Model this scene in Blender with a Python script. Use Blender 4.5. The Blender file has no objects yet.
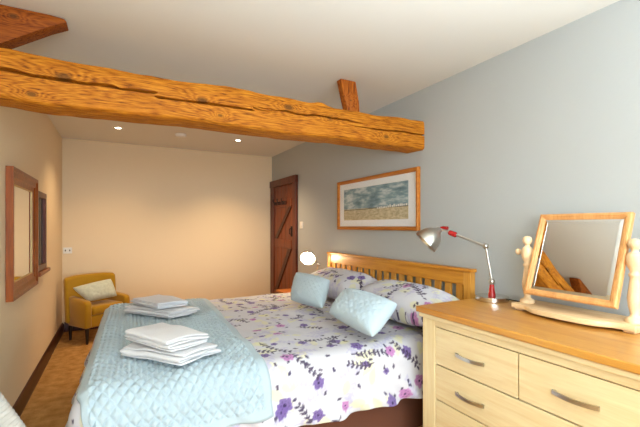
import bpy, bmesh, math, random
import numpy as np
from mathutils import Vector, Matrix
random.seed(7)
rng = np.random.default_rng(11)
PI = math.pi
SC = bpy.context.scene
COL = SC.collection

def lin(r, g, b):
    f = lambda v: (v/255/12.92) if v/255 <= .04045 else ((v/255+.055)/1.055)**2.4
    return (f(r), f(g), f(b), 1.0)

# ---------------------------------------------------------------- camera
cd = bpy.data.cameras.new('camera')
cam = bpy.data.objects.new('camera', cd); COL.objects.link(cam)
cam.location = (0, 0, 1.28)
cam.rotation_euler = (PI/2, 0, -0.48836)
cd.sensor_width = 36; cd.lens = 36*379.5/640
cd.shift_y = 12.7/640
cd.clip_start = .02
SC.camera = cam

# ---------------------------------------------------------------- world, light, exposure
w = bpy.data.worlds.new('world'); SC.world = w; w.use_nodes = True
w.node_tree.nodes['Background'].inputs[0].default_value = (.75, .87, 1.0, 1)
w.node_tree.nodes['Background'].inputs[1].default_value = 1.0
SC.view_settings.view_transform = 'Standard'
SC.view_settings.look = 'None'
SC.view_settings.gamma = 1
SC.view_settings.use_curve_mapping = False
SC.view_settings.exposure = 0.93

def area(name, loc, target, sx, sy, power, color):
    l = bpy.data.lights.new(name, 'AREA'); l.shape = 'RECTANGLE'; l.size = sx; l.size_y = sy
    l.energy = power; l.color = color
    o = bpy.data.objects.new(name, l); COL.objects.link(o); o.location = loc
    o.rotation_euler = (Vector(target)-Vector(loc)).to_track_quat('-Z', 'Y').to_euler()
    return o
# daylight through the window in the left wall beside the camera and through the one behind it
area('daylight_left_window', (-.66, -1.75, 1.45), (1.4, -.2, 1.9), 1.45, 1.2, 34, (.74, .88, 1.0))
area('daylight_rear_window', (.75, -3.36, 1.3), (.75, 1.0, 3.0), 2.1, 1.7, 86, (.74, .88, 1.0))
# light added behind the camera, thrown up on the ceiling to fill the room softly
area('ceiling_bounce_fill', (.60, -1.25, .55), (.62, -.5, 2.35), 1.4, 1.1, 53, (.72, .87, 1.0)).data.spread = math.radians(80)

# ---------------------------------------------------------------- constants of the room (metres)
XL, XR, YB, YF, ZC = -.602, 2.093, 5.519, -3.3, 2.347

# ---------------------------------------------------------------- helpers: objects
def tag(o, label=None, cat=None, group=None, kind=None):
    if label: o['label'] = label
    if cat: o['category'] = cat
    if group: o['group'] = group
    if kind: o['kind'] = kind
    return o

def thing(name, label, cat, loc=(0, 0, 0), rotz=0, group=None, kind=None):
    o = bpy.data.objects.new(name, None); COL.objects.link(o)
    o.location = loc; o.rotation_euler = (0, 0, rotz); o.empty_display_size = .1
    return tag(o, label, cat, group, kind)

def rootmat(p):
    while p.parent: p = p.parent
    return Matrix.Translation(p.location) @ p.rotation_euler.to_matrix().to_4x4()

def obj(name, data, mat=None, parent=None, world=True, smooth=None, label=None):
    """data: a bmesh, or a mesh. Linked as ONE object. world=True: its coordinates are room coordinates."""
    if isinstance(data, bmesh.types.BMesh):
        me = bpy.data.meshes.new(name); data.to_mesh(me); data.free()
    else:
        me = data
    if parent is not None and world:
        me.transform(rootmat(parent).inverted())
    if mat:
        for m in (mat if isinstance(mat, (list, tuple)) else [mat]): me.materials.append(m)
    if smooth is not None:
        if smooth is True:
            me.shade_smooth()
        else:
            me.shade_smooth(); me.set_sharp_from_angle(angle=math.radians(smooth))
    o = bpy.data.objects.new(name, me); COL.objects.link(o)
    if parent is not None: o.parent = parent
    if label: o['label'] = label
    return o

def copy_tree(o, parent=None):
    c = o.copy(); COL.objects.link(c)
    if parent is not None: c.parent = parent
    for ch in list(o.children): copy_tree(ch, c)
    return c

def recenter(o, p):
    """moves a top-level mesh's origin to room point p without moving the mesh"""
    o.data.transform(Matrix.Translation(-Vector(p))); o.location = p
    return o

# ---------------------------------------------------------------- helpers: shapes
def BM(): return bmesh.new()

def box(bm, x0, x1, y0, y1, z0, z1, bevel=0.0, seg=2, M=None):
    r = bmesh.ops.create_cube(bm, size=1)
    vs = r['verts']
    bmesh.ops.scale(bm, vec=(x1-x0, y1-y0, z1-z0), verts=vs)
    bmesh.ops.translate(bm, vec=((x0+x1)/2, (y0+y1)/2, (z0+z1)/2), verts=vs)
    if bevel:
        es = list({e for v in vs for e in v.link_edges})
        rb = bmesh.ops.bevel(bm, geom=es, offset=bevel, segments=seg, affect='EDGES', profile=.5)
        vs = list({v for f in rb['faces'] for v in f.verts} | {v for v in vs if v.is_valid})
    if M is not None: bmesh.ops.transform(bm, matrix=M, verts=vs)
    return vs

def prism(bm, pts, axis, a0, a1, bevel=0.0):
    """outline pts (2D) swept along axis ('x','y','z') from a0 to a1"""
    def P(p, a):
        if axis == 'x': return (a, p[0], p[1])
        if axis == 'y': return (p[0], a, p[1])
        return (p[0], p[1], a)
    A = [bm.verts.new(P(p, a0)) for p in pts]; B = [bm.verts.new(P(p, a1)) for p in pts]
    n = len(pts)
    fs = [bm.faces.new(A), bm.faces.new(B[::-1])]
    for i in range(n): fs.append(bm.faces.new((A[i], B[i], B[(i+1) % n], A[(i+1) % n])))
    bmesh.ops.recalc_face_normals(bm, faces=fs)
    if bevel:
        es = list({e for f in fs for e in f.edges})
        bmesh.ops.bevel(bm, geom=es, offset=bevel, segments=2, affect='EDGES', profile=.5)

def lathe(bm, prof, seg=32, M=None):
    """prof: (radius, height) pairs about z"""
    rings = []; new = []
    for r, z in prof:
        if r < 1e-6:
            v = bm.verts.new((0, 0, z)); rings.append([v]); new.append(v)
        else:
            ring = [bm.verts.new((r*math.cos(2*PI*k/seg), r*math.sin(2*PI*k/seg), z)) for k in range(seg)]
            rings.append(ring); new += ring
    fs = []
    for a, b in zip(rings, rings[1:]):
        for k in range(seg):
            k2 = (k+1) % seg
            if len(a) == 1 and len(b) == 1: continue
            if len(a) == 1: fs.append(bm.faces.new((a[0], b[k], b[k2])))
            elif len(b) == 1: fs.append(bm.faces.new((a[k], b[0], a[k2])))
            else: fs.append(bm.faces.new((a[k], b[k], b[k2], a[k2])))
    bmesh.ops.recalc_face_normals(bm, faces=fs)
    if M is not None: bmesh.ops.transform(bm, matrix=M, verts=new)

def axis_matrix(p, d):
    """local z runs along d from p"""
    return Matrix.Translation(p) @ Vector(d).to_track_quat('Z', 'Y').to_matrix().to_4x4()

def tube(bm, pts, r, seg=10, caps=True):
    pts = [Vector(p) for p in pts]; rings = []
    rr = r if isinstance(r, (list, tuple)) else [r]*len(pts)
    up = None
    for i, p in enumerate(pts):
        d = (pts[min(i+1, len(pts)-1)] - pts[max(i-1, 0)]).normalized()
        if up is None: up = Vector((0, 0, 1)) if abs(d.z) < .9 else Vector((1, 0, 0))
        a = d.cross(up).normalized(); b = a.cross(d).normalized(); up = b
        rings.append([bm.verts.new(p + (a*math.cos(2*PI*k/seg) + b*math.sin(2*PI*k/seg))*rr[i]) for k in range(seg)])
    fs = []
    for A, B in zip(rings, rings[1:]):
        for k in range(seg): fs.append(bm.faces.new((A[k], A[(k+1) % seg], B[(k+1) % seg], B[k])))
    if caps: fs += [bm.faces.new(rings[0][::-1]), bm.faces.new(rings[-1])]
    bmesh.ops.recalc_face_normals(bm, faces=fs)

def sphere(bm, c, r, seg=20, sc=(1, 1, 1)):
    bmesh.ops.create_uvsphere(bm, u_segments=seg, v_segments=seg//2, radius=r,
                              matrix=Matrix.Translation(c) @ Matrix.Diagonal((*sc, 1)))

def frame_bm(bm, wd, ht, bar, prof, inner_extra=0):
    """mitred rectangular frame in the local xz plane (front = -y), outer size wd x ht; prof: (inset, depth towards -y) closed outline"""
    corners = [(-wd/2, -ht/2), (wd/2, -ht/2), (wd/2, ht/2), (-wd/2, ht/2)]
    rings = []
    for (cx, cz), (sx, sz) in zip(corners, [(1, 1), (-1, 1), (-1, -1), (1, -1)]):
        rings.append([bm.verts.new((cx+sx*i, -d, cz+sz*i)) for i, d in prof])
    n = len(prof); fs = []
    for k in range(4):
        A, B = rings[k], rings[(k+1) % 4]
        for i in range(n): fs.append(bm.faces.new((A[i], A[(i+1) % n], B[(i+1) % n], B[i])))
    bmesh.ops.recalc_face_normals(bm, faces=fs)

def grid_mesh(name, P, uv=None, colors=None, closed_u=False):
    """P: (nu, nv, 3) array"""
    nu, nv = P.shape[:2]
    me = bpy.data.meshes.new(name)
    idx = np.arange(nu*nv).reshape(nu, nv)
    if closed_u: idx = np.vstack([idx, idx[:1]])
    q = np.stack([idx[:-1, :-1], idx[1:, :-1], idx[1:, 1:], idx[:-1, 1:]], -1).reshape(-1, 4)
    me.vertices.add(nu*nv); me.vertices.foreach_set('co', P.reshape(-1).astype(np.float32))
    me.loops.add(q.size); me.loops.foreach_set('vertex_index', q.reshape(-1).astype(np.int32))
    me.polygons.add(len(q)); me.polygons.foreach_set('loop_start', np.arange(0, q.size, 4, dtype=np.int32))
    me.update(calc_edges=True)
    if colors is not None:
        at = me.color_attributes.new('pattern', 'FLOAT_COLOR', 'POINT')
        c4 = np.ones((nu*nv, 4), np.float32); c4[:, :3] = colors.reshape(-1, 3)
        at.data.foreach_set('color', c4.reshape(-1))
    me.shade_smooth()
    return me

def vnoise(x, y, seed=0):
    """smooth value noise on arrays"""
    r = np.random.default_rng(seed); T = r.random((64, 64))
    xi = np.floor(x).astype(int); yi = np.floor(y).astype(int)
    fx = x-xi; fy = y-yi
    fx = fx*fx*(3-2*fx); fy = fy*fy*(3-2*fy)
    a = T[xi % 64, yi % 64]; b = T[(xi+1) % 64, yi % 64]; c = T[xi % 64, (yi+1) % 64]; d = T[(xi+1) % 64, (yi+1) % 64]
    return (a*(1-fx)+b*fx)*(1-fy)+(c*(1-fx)+d*fx)*fy - .5

# ---------------------------------------------------------------- helpers: materials
def new_mat(name):
    m = bpy.data.materials.new(name); m.use_nodes = True
    nt = m.node_tree; return m, nt, nt.nodes['Principled BSDF']

def N(nt, t, **kw):
    n = nt.nodes.new(t)
    for k, v in kw.items():
        if k in n.inputs.keys(): n.inputs[k].default_value = v
        else: setattr(n, k, v)
    return n

def plain(name, col, rough=.6, metal=0, bump=0, bscale=200, spec=.5, sheen=0, var=0):
    m, nt, b = new_mat(name)
    b.inputs['Base Color'].default_value = col; b.inputs['Roughness'].default_value = rough
    b.inputs['Metallic'].default_value = metal; b.inputs['Specular IOR Level'].default_value = spec
    if sheen: b.inputs['Sheen Weight'].default_value = sheen
    tc = N(nt, 'ShaderNodeTexCoord')
    no = N(nt, 'ShaderNodeTexNoise', Scale=bscale, Detail=4.0)
    nt.links.new(tc.outputs['Object'], no.inputs['Vector'])
    if bump:
        bp = N(nt, 'ShaderNodeBump', Strength=bump, Distance=.004)
        nt.links.new(no.outputs['Fac'], bp.inputs['Height']); nt.links.new(bp.outputs[0], b.inputs['Normal'])
    if var:
        mx = N(nt, 'ShaderNodeMix', data_type='RGBA')
        mx.inputs['A'].default_value = tuple(c*(1-var) for c in col[:3])+(1,)
        mx.inputs['B'].default_value = tuple(min(1, c*(1+var)) for c in col[:3])+(1,)
        nt.links.new(no.outputs['Fac'], mx.inputs['Factor']); nt.links.new(mx.outputs['Result'], b.inputs['Base Color'])
    return m

def wood(name, c1, c2, axis='x', stretch=14, scale=1.0, rough=.45, rings=.0, bump=.12, offset=0, coat=0):
    """grain running along the local axis; c1 light, c2 dark"""
    m, nt, b = new_mat(name)
    tc = N(nt, 'ShaderNodeTexCoord'); mp = N(nt, 'ShaderNodeMapping')
    sc = {'x': (1, stretch, stretch), 'y': (stretch, 1, stretch), 'z': (stretch, stretch, 1)}[axis]
    mp.inputs['Scale'].default_value = tuple(s*scale for s in sc)
    mp.inputs['Location'].default_value = (offset, offset*1.7, offset*.6)
    nt.links.new(tc.outputs['Object'], mp.inputs['Vector'])
    n1 = N(nt, 'ShaderNodeTexNoise', Scale=1.6, Detail=6.0, Roughness=.6, Distortion=.8)
    nt.links.new(mp.outputs[0], n1.inputs['Vector'])
    n2 = N(nt, 'ShaderNodeTexNoise', Scale=9.0, Detail=4.0, Roughness=.7)
    nt.links.new(mp.outputs[0], n2.inputs['Vector'])
    mx = N(nt, 'ShaderNodeMath', operation='MULTIPLY_ADD'); mx.inputs[1].default_value = .35
    nt.links.new(n2.outputs['Fac'], mx.inputs[0]); nt.links.new(n1.outputs['Fac'], mx.inputs[2])
    cr = N(nt, 'ShaderNodeValToRGB')
    cr.color_ramp.elements[0].position = .42; cr.color_ramp.elements[0].color = c2
    cr.color_ramp.elements[1].position = .82; cr.color_ramp.elements[1].color = c1
    nt.links.new(mx.outputs[0], cr.inputs['Fac']); nt.links.new(cr.outputs['Color'], b.inputs['Base Color'])
    b.inputs['Roughness'].default_value = rough; b.inputs['Specular IOR Level'].default_value = .35
    if coat: b.inputs['Coat Weight'].default_value = coat; b.inputs['Coat Roughness'].default_value = .25
    if bump:
        bp = N(nt, 'ShaderNodeBump', Strength=bump, Distance=.003)
        nt.links.new(mx.outputs[0], bp.inputs['Height']); nt.links.new(bp.outputs[0], b.inputs['Normal'])
    return m

def emit(name, col, s):
    m, nt, b = new_mat(name)
    b.inputs['Base Color'].default_value = col
    b.inputs['Emission Color'].default_value = col; b.inputs['Emission Strength'].default_value = s
    return m

def attr_mat(name, rough=.85, sheen=.1, bump=.15, bscale=400):
    m, nt, b = new_mat(name)
    a = N(nt, 'ShaderNodeAttribute', attribute_name='pattern')
    nt.links.new(a.outputs['Color'], b.inputs['Base Color'])
    b.inputs['Roughness'].default_value = rough; b.inputs['Sheen Weight'].default_value = sheen
    b.inputs['Specular IOR Level'].default_value = .2
    tc = N(nt, 'ShaderNodeTexCoord'); no = N(nt, 'ShaderNodeTexNoise', Scale=bscale, Detail=3.0)
    nt.links.new(tc.outputs['Object'], no.inputs['Vector'])
    bp = N(nt, 'ShaderNodeBump', Strength=bump, Distance=.002)
    nt.links.new(no.outputs['Fac'], bp.inputs['Height']); nt.links.new(bp.outputs[0], b.inputs['Normal'])
    return m

def beam_mat(name, knots, c1, c2, c3, axis='x'):
    """old oak: bands of grain along the local axis that swirl round the knots"""
    m, nt, b = new_mat(name)
    tc = N(nt, 'ShaderNodeTexCoord')
    mp = N(nt, 'ShaderNodeMapping'); mp.inputs['Scale'].default_value = (.7, 9, 9) if axis == 'x' else (9, 9, .7)
    nt.links.new(tc.outputs['Object'], mp.inputs['Vector'])
    no = N(nt, 'ShaderNodeTexNoise', Scale=2.2, Detail=5.0, Roughness=.55)
    nt.links.new(mp.outputs[0], no.inputs['Vector'])
    sep = N(nt, 'ShaderNodeSeparateXYZ'); nt.links.new(tc.outputs['Object'], sep.inputs[0])
    g = N(nt, 'ShaderNodeMath', operation='MULTIPLY_ADD'); g.inputs[1].default_value = 9.0
    nt.links.new(sep.outputs['Z' if axis == 'x' else 'X'], g.inputs[0])
    na = N(nt, 'ShaderNodeMath', operation='MULTIPLY'); na.inputs[1].default_value = 3.2
    nt.links.new(no.outputs['Fac'], na.inputs[0]); nt.links.new(na.outputs[0], g.inputs[2])
    cur = g.outputs[0]; dark = None
    for (kx, ky, kz, kr) in knots:
        sb = N(nt, 'ShaderNodeVectorMath', operation='SUBTRACT'); sb.inputs[1].default_value = (kx, ky, kz)
        nt.links.new(tc.outputs['Object'], sb.inputs[0])
        ml = N(nt, 'ShaderNodeVectorMath', operation='MULTIPLY'); ml.inputs[1].default_value = (.55, 0.25, 1)
        nt.links.new(sb.outputs[0], ml.inputs[0])
        ln = N(nt, 'ShaderNodeVectorMath', operation='LENGTH'); nt.links.new(ml.outputs[0], ln.inputs[0])
        q = N(nt, 'ShaderNodeMath', operation='DIVIDE'); q.inputs[1].default_value = kr*2.4
        nt.links.new(ln.outputs['Value'], q.inputs[0])
        e = N(nt, 'ShaderNodeMath', operation='POWER'); e.inputs[0].default_value = .2; nt.links.new(q.outputs[0], e.inputs[1])
        ad = N(nt, 'ShaderNodeMath', operation='MULTIPLY_ADD'); ad.inputs[1].default_value = 2.6
        nt.links.new(e.outputs[0], ad.inputs[0]); nt.links.new(cur, ad.inputs[2]); cur = ad.outputs[0]
        dk = N(nt, 'ShaderNodeMapRange'); dk.inputs[1].default_value = kr*.35; dk.inputs[2].default_value = kr*.75
        dk.inputs[3].default_value = .75; dk.inputs[4].default_value = 0
        nt.links.new(ln.outputs['Value'], dk.inputs[0])
        if dark is None: dark = dk.outputs[0]
        else:
            mm = N(nt, 'ShaderNodeMath', operation='MAXIMUM'); nt.links.new(dark, mm.inputs[0]); nt.links.new(dk.outputs[0], mm.inputs[1]); dark = mm.outputs[0]
    fr = N(nt, 'ShaderNodeMath', operation='PINGPONG'); fr.inputs[1].default_value = .5
    mu = N(nt, 'ShaderNodeMath', operation='MULTIPLY'); mu.inputs[1].default_value = 2.6
    nt.links.new(cur, mu.inputs[0]); nt.links.new(mu.outputs[0], fr.inputs[0])
    fine = N(nt, 'ShaderNodeTexNoise', Scale=12.0, Detail=5.0, Roughness=.7)
    nt.links.new(mp.outputs[0], fine.inputs['Vector'])
    s = N(nt, 'ShaderNodeMath', operation='MULTIPLY_ADD'); s.inputs[1].default_value = .5
    nt.links.new(fr.outputs[0], s.inputs[0]); nt.links.new(fine.outputs['Fac'], s.inputs[2])
    cr = N(nt, 'ShaderNodeValToRGB')
    el = cr.color_ramp.elements
    el[0].position = .38; el[0].color = c3; el[1].position = .86; el[1].color = c1
    x = el.new(.56); x.color = c2
    nt.links.new(s.outputs[0], cr.inputs['Fac'])
    out = cr.outputs['Color']
    if dark is not None:
        mx = N(nt, 'ShaderNodeMix', data_type='RGBA'); mx.inputs['B'].default_value = lin(84, 52, 22)
        nt.links.new(dark, mx.inputs['Factor']); nt.links.new(out, mx.inputs['A']); out = mx.outputs['Result']
    nt.links.new(out, b.inputs['Base Color'])
    b.inputs['Roughness'].default_value = .6; b.inputs['Specular IOR Level'].default_value = .2
    bp = N(nt, 'ShaderNodeBump', Strength=.5, Distance=.006)
    nt.links.new(s.outputs[0], bp.inputs['Height']); nt.links.new(bp.outputs[0], b.inputs['Normal'])
    return m

M_cream = plain('cream_wall_paint', lin(234, 212, 176), .8, bump=.15, bscale=60, spec=.3)
M_blue = plain('blue_grey_wall_paint', lin(180, 184, 184), .75, bump=.15, bscale=60, spec=.3)
M_ceil = plain('ceiling_paint', lin(228, 226, 218), .85, bump=.1, bscale=40, spec=.2)
M_white = plain('white_plastic', lin(235, 232, 225), .4)
M_black = plain('black_parts_gap_shade', lin(18, 15, 13), .8)
M_dkwood = wood('dark_mahogany_wood', lin(72, 28, 14), lin(34, 12, 7), 'y', 16, 1.2, .35)
M_dkwood_z = wood('dark_mahogany_upright', lin(112, 46, 16), lin(52, 20, 8), 'z', 16, 1.2, .35)
M_redwood_z = wood('red_brown_frame_upright', lin(158, 80, 22), lin(102, 44, 10), 'z', 14, 1.5, .35)
M_oak_y = wood('light_oak_along', lin(232, 190, 122), lin(212, 160, 88), 'y', 16, 1.4, .38)
M_oak_front = wood('light_oak_front', lin(234, 216, 172), lin(222, 194, 142), 'y', 16, 1.2, .4, offset=3)
M_oak_z = wood('light_oak_upright', lin(240, 222, 176), lin(228, 200, 144), 'z', 16, 1.2, .4)
M_oak_top = wood('honey_oak_top', lin(206, 148, 66), lin(180, 112, 38), 'y', 12, 1.0, .3, offset=5, coat=.3)
M_hb_y = wood('headboard_oak_along', lin(222, 154, 52), lin(190, 112, 22), 'y', 16, 1.4, .35, coat=.2)
M_hb_z = wood('headboard_oak_upright', lin(228, 166, 74), lin(200, 128, 38), 'z', 16, 1.4, .35)
M_pine = wood('pale_turned_pine', lin(240, 212, 170), lin(222, 184, 136), 'z', 12, 1.2, .5)
M_pine_y = wood('pale_pine_board', lin(240, 208, 162), lin(218, 176, 124), 'y', 12, 1.2, .5)
M_framewood = wood('honey_pine_frame', lin(224, 168, 106), lin(196, 132, 72), 'z', 12, 1.5, .4)
M_picwood = wood('picture_frame_wood', lin(196, 120, 38), lin(158, 86, 18), 'y', 12, 2, .4)
M_steel = plain('brushed_steel', lin(200, 196, 188), .28, 1.0)
M_chrome = plain('polished_chrome', lin(215, 212, 208), .18, 1.0)
M_red = plain('red_enamel', lin(160, 22, 22), .25)
M_mirror = plain('mirror_silver', (.86, .88, .86, 1), .01, 1.0)
M_mustard = plain('mustard_fabric', lin(176, 132, 28), .9, bump=.3, bscale=300, spec=.15, sheen=.25, var=.06)
M_towel = plain('white_terry', lin(224, 224, 227), .95, bump=.6, bscale=420, spec=.1, sheen=.3)
M_quilt = plain('pale_blue_quilt_cotton', lin(174, 191, 199), .8, bump=.2, bscale=300, spec=.25, sheen=.15, var=.03)
M_cush = plain('pale_blue_cushion_cotton', lin(184, 202, 211), .8, bump=.25, bscale=260, spec=.25, sheen=.15, var=.03)
M_brown = plain('brown_divan_fabric', lin(104, 66, 50), .9, bump=.3, bscale=300, spec=.1)
M_mattress = plain('white_mattress_ticking', lin(232, 230, 226), .9)
M_carpet, _nt, _b = new_mat('tan_carpet')
_tc = N(_nt, 'ShaderNodeTexCoord'); _n1 = N(_nt, 'ShaderNodeTexNoise', Scale=220.0, Detail=4.0); _n2 = N(_nt, 'ShaderNodeTexNoise', Scale=14.0, Detail=5.0)
_nt.links.new(_tc.outputs['Object'], _n1.inputs['Vector']); _nt.links.new(_tc.outputs['Object'], _n2.inputs['Vector'])
_ad = N(_nt, 'ShaderNodeMath', operation='ADD'); _nt.links.new(_n1.outputs['Fac'], _ad.inputs[0]); _nt.links.new(_n2.outputs['Fac'], _ad.inputs[1])
_cr = N(_nt, 'ShaderNodeValToRGB'); _cr.color_ramp.elements[0].position = .6; _cr.color_ramp.elements[0].color = lin(160, 114, 60)
_cr.color_ramp.elements[1].position = 1.3; _cr.color_ramp.elements[1].position = 1.0; _cr.color_ramp.elements[1].color = lin(206, 160, 98)
_h = N(_nt, 'ShaderNodeMath', operation='MULTIPLY'); _h.inputs[1].default_value = .8; _nt.links.new(_ad.outputs[0], _h.inputs[0])
_nt.links.new(_h.outputs[0], _cr.inputs['Fac']); _nt.links.new(_cr.outputs['Color'], _b.inputs['Base Color'])
_b.inputs['Roughness'].default_value = .95; _b.inputs['Specular IOR Level'].default_value = .1
_bp = N(_nt, 'ShaderNodeBump', Strength=.8, Distance=.006); _nt.links.new(_n1.outputs['Fac'], _bp.inputs['Height']); _nt.links.new(_bp.outputs[0], _b.inputs['Normal'])
M_glass, _nt, _b = new_mat('clear_pane_glass')
_tr = N(_nt, 'ShaderNodeBsdfTransparent'); _gl = N(_nt, 'ShaderNodeBsdfGlossy', Roughness=.02); _fr = N(_nt, 'ShaderNodeFresnel', IOR=1.35); _mx = N(_nt, 'ShaderNodeMixShader')
_mx.inputs[0].default_value = .04; _nt.links.new(_tr.outputs[0], _mx.inputs[1]); _nt.links.new(_gl.outputs[0], _mx.inputs[2])
_nt.links.new(_mx.outputs[0], _nt.nodes['Material Output'].inputs['Surface'])
M_darkglass = plain('dark_window_glass', lin(34, 24, 15), .3, spec=.2)
M_bulb = emit('warm_bulb', (1, .86, .62, 1), 60)
M_spotbulb = emit('spotlight_bulb', (1, .9, .72, 1), 14)
M_floral = attr_mat('floral_print_cotton')
M_inner = plain('white_shade_lining', lin(245, 240, 230), .5)

# ================================================================ THE SETTING
def wall_with_hole(name, axis, at, thick, a0, a1, z0, z1, hole, mat):
    """wall at axis=at (outside at at+thick), spanning a0..a1, z0..z1 with a rectangular hole (ha0, ha1, hz0, hz1)"""
    bm = BM(); lo, hi = min(at, at+thick), max(at, at+thick)
    def b(p0, p1, q0, q1):
        if axis == 'x': box(bm, lo, hi, p0, p1, q0, q1)
        else: box(bm, p0, p1, lo, hi, q0, q1)
    if hole is None: b(a0, a1, z0, z1)
    else:
        h0, h1, k0, k1 = hole
        b(a0, h0, z0, z1); b(h1, a1, z0, z1); b(h0, h1, z0, k0); b(h0, h1, k1, z1)
    return tag(obj(name, bm, mat), kind='structure')

bm = BM(); box(bm, XL-.25, XR+.25, YF-.25, YB+.25, -.12, 0); tag(obj('floor', bm, M_carpet), kind='structure')
bm = BM(); box(bm, XL-.25, XR+.25, YF-.25, YB+.25, ZC, ZC+.12)
tag(obj('ceiling', bm, M_ceil), kind='structure')
wall_with_hole('wall_left', 'x', XL, -.2, YF, YB, 0, ZC, (-2.5, -1.0, .85, 2.02), M_cream)
wall_with_hole('wall_right', 'x', XR, .2, YF, YB, 0, ZC, None, M_blue)
wall_with_hole('wall_back', 'y', YB, .2, XL-.2, XR+.2, 0, ZC, None, M_cream)
wall_with_hole('wall_front', 'y', YF, -.2, XL-.2, XR+.2, 0, ZC, (-.3, 1.8, .45, 2.15), M_cream)

def skirting(name, pts2, axis, a0, a1):
    bm = BM(); prism(bm, pts2, axis, a0, a1)
    return tag(obj(name, bm, M_dkwood, smooth=30), kind='structure')
sk = [(0, 0), (.02, 0), (.02, .085), (.014, .1), (.012, .108), (.006, .115), (0, .115)]
skirting('baseboard_left', [(XL+a, z) for a, z in sk], 'y', YF, YB-.001)
skirting('baseboard_back', [(YB-a, z) for a, z in sk], 'x', XL+.021, XR-.03)
skirting('baseboard_right', [(XR-a, z) for a, z in sk], 'y', YF, 4.55)

# windows that light the room (beside and behind the camera)
def window(name, axis, at, a0, a1, z0, z1):
    r = thing(name, None, None, (at, (a0+a1)/2, z0) if axis == 'x' else ((a0+a1)/2, at, z0), kind='structure')
    bm = BM(); t = .05
    def b(p0, p1, q0, q1, d=.03):
        if axis == 'x': box(bm, at-d, at+d, p0, p1, q0, q1, .004)
        else: box(bm, p0, p1, at-d, at+d, q0, q1, .004)
    b(a0, a0+t, z0, z1); b(a1-t, a1, z0, z1); b(a0+t, a1-t, z0, z0+t); b(a0+t, a1-t, z1-t, z1)
    m_ = (a0+a1)/2; b(m_-.02, m_+.02, z0+t, z1-t, .02)
    obj('window_frame', bm, M_white, r)
    return r
window('window_1', 'x', XL-.14, -2.5, -1.0, .85, 2.02)
window('window_2', 'y', YF-.14, -.3, 1.8, .45, 2.15)

# small dark wooden window in the left wall beyond the mirror
r = thing('window_3', 'small dark wooden window with a sill in the cream wall beyond the framed mirror', 'window', (XL, 3.975, .9), kind='structure')
bm = BM(); y0, y1, z0, z1 = 3.76, 4.19, .905, 1.57; t = .05
box(bm, XL+.001, XL+.03, y0, y0+t, z0, z1, .004); box(bm, XL+.001, XL+.03, y1-t, y1, z0, z1, .004)
box(bm, XL+.001, XL+.03, y0+t, y1-t, z1-t, z1, .004); box(bm, XL+.001, XL+.03, y0+t, y1-t, z0, z0+t, .004)
obj('window_frame', bm, M_dkwood_z, r)
bm = BM(); box(bm, XL+.001, XL+.006, y0+t, y1-t, z0+t, z1-t); obj('pane', bm, M_darkglass, r)
bm = BM(); box(bm, XL+.006, XL+.016, y0+.2, y0+.225, z0+t, z1-t, .002); obj('pane_reflection', bm, plain('grey_reflection', lin(110, 92, 66), .5), r)  # grey strip standing in for a reflection in the dark pane
bm = BM(); box(bm, XL+.001, XL+.055, y0-.03, y1+.03, z0-.03, z0, .006); obj('sill', bm, M_redwood_z, r)

# door: ledged and braced, in the right wall next to the corner
r = thing('door_1', 'dark brown ledged and braced plank door in the right wall by the corner', 'door', (XR, 5.02, 0), kind='structure')
bm = BM()
box(bm, XR-.035, XR-.001, 4.558, 4.668, 0, 1.955, .005)
box(bm, XR-.035, XR-.001, 5.36, 5.50, 0, 1.955, .005)
box(bm, XR-.045, XR-.001, 4.55, 5.505, 1.86, 1.96, .006)
obj('door_frame', bm, M_dkwood_z, r)
M_door = wood('brown_door_planks', lin(136, 64, 20), lin(82, 34, 10), 'z', 14, 1.0, .4)
M_ledge = wood('dark_door_ledges', lin(78, 34, 14), lin(44, 18, 8), 'y', 12, 1.2, .45)
bm = BM(); n = 5; ya, yb_ = 4.67, 5.358
for i in range(n):
    a = ya+(yb_-ya)*i/n; box(bm, XR-.022, XR-.002, a+.002, a+(yb_-ya)/n-.002, .01, 1.858, .004)
obj('planks', bm, M_door, r)
for z in (.22, .98, 1.55):
    bm = BM(); box(bm, XR-.034, XR-.0225, 4.70, 5.33, z, z+.11, .004); obj('ledge', bm, M_door, r)
for za, zb in ((.34, .97), (1.10, 1.54)):
    bm = BM(); prism(bm, [(5.32, za), (5.22, za), (4.71, zb), (4.81, zb)], 'x', XR-.034, XR-.0225); obj('brace', bm, M_ledge, r)
bm = BM(); box(bm, XR-.045, XR-.0345, 4.86, 5.32, 1.585, 1.635, .004)
rail = obj('hook_rail', bm, M_ledge, r)
for y in (4.92, 5.08, 5.24):
    bm = BM(); tube(bm, [(XR-.045, y, 1.62), (XR-.075, y, 1.62), (XR-.09, y, 1.645), (XR-.088, y, 1.67)], .006, 8)
    tube(bm, [(XR-.045, y, 1.60), (XR-.065, y, 1.59), (XR-.075, y, 1.605)], .005, 8); obj('coat_hook', bm, M_black, rail)
bm = BM(); box(bm, XR-.032, XR-.022, 4.69, 4.73, 1.14, 1.28, .003); tube(bm, [(XR-.03, 4.71, 1.17), (XR-.06, 4.71, 1.18), (XR-.06, 4.71, 1.24), (XR-.03, 4.71, 1.25)], .006, 8)
obj('latch', bm, M_black, r)

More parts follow.
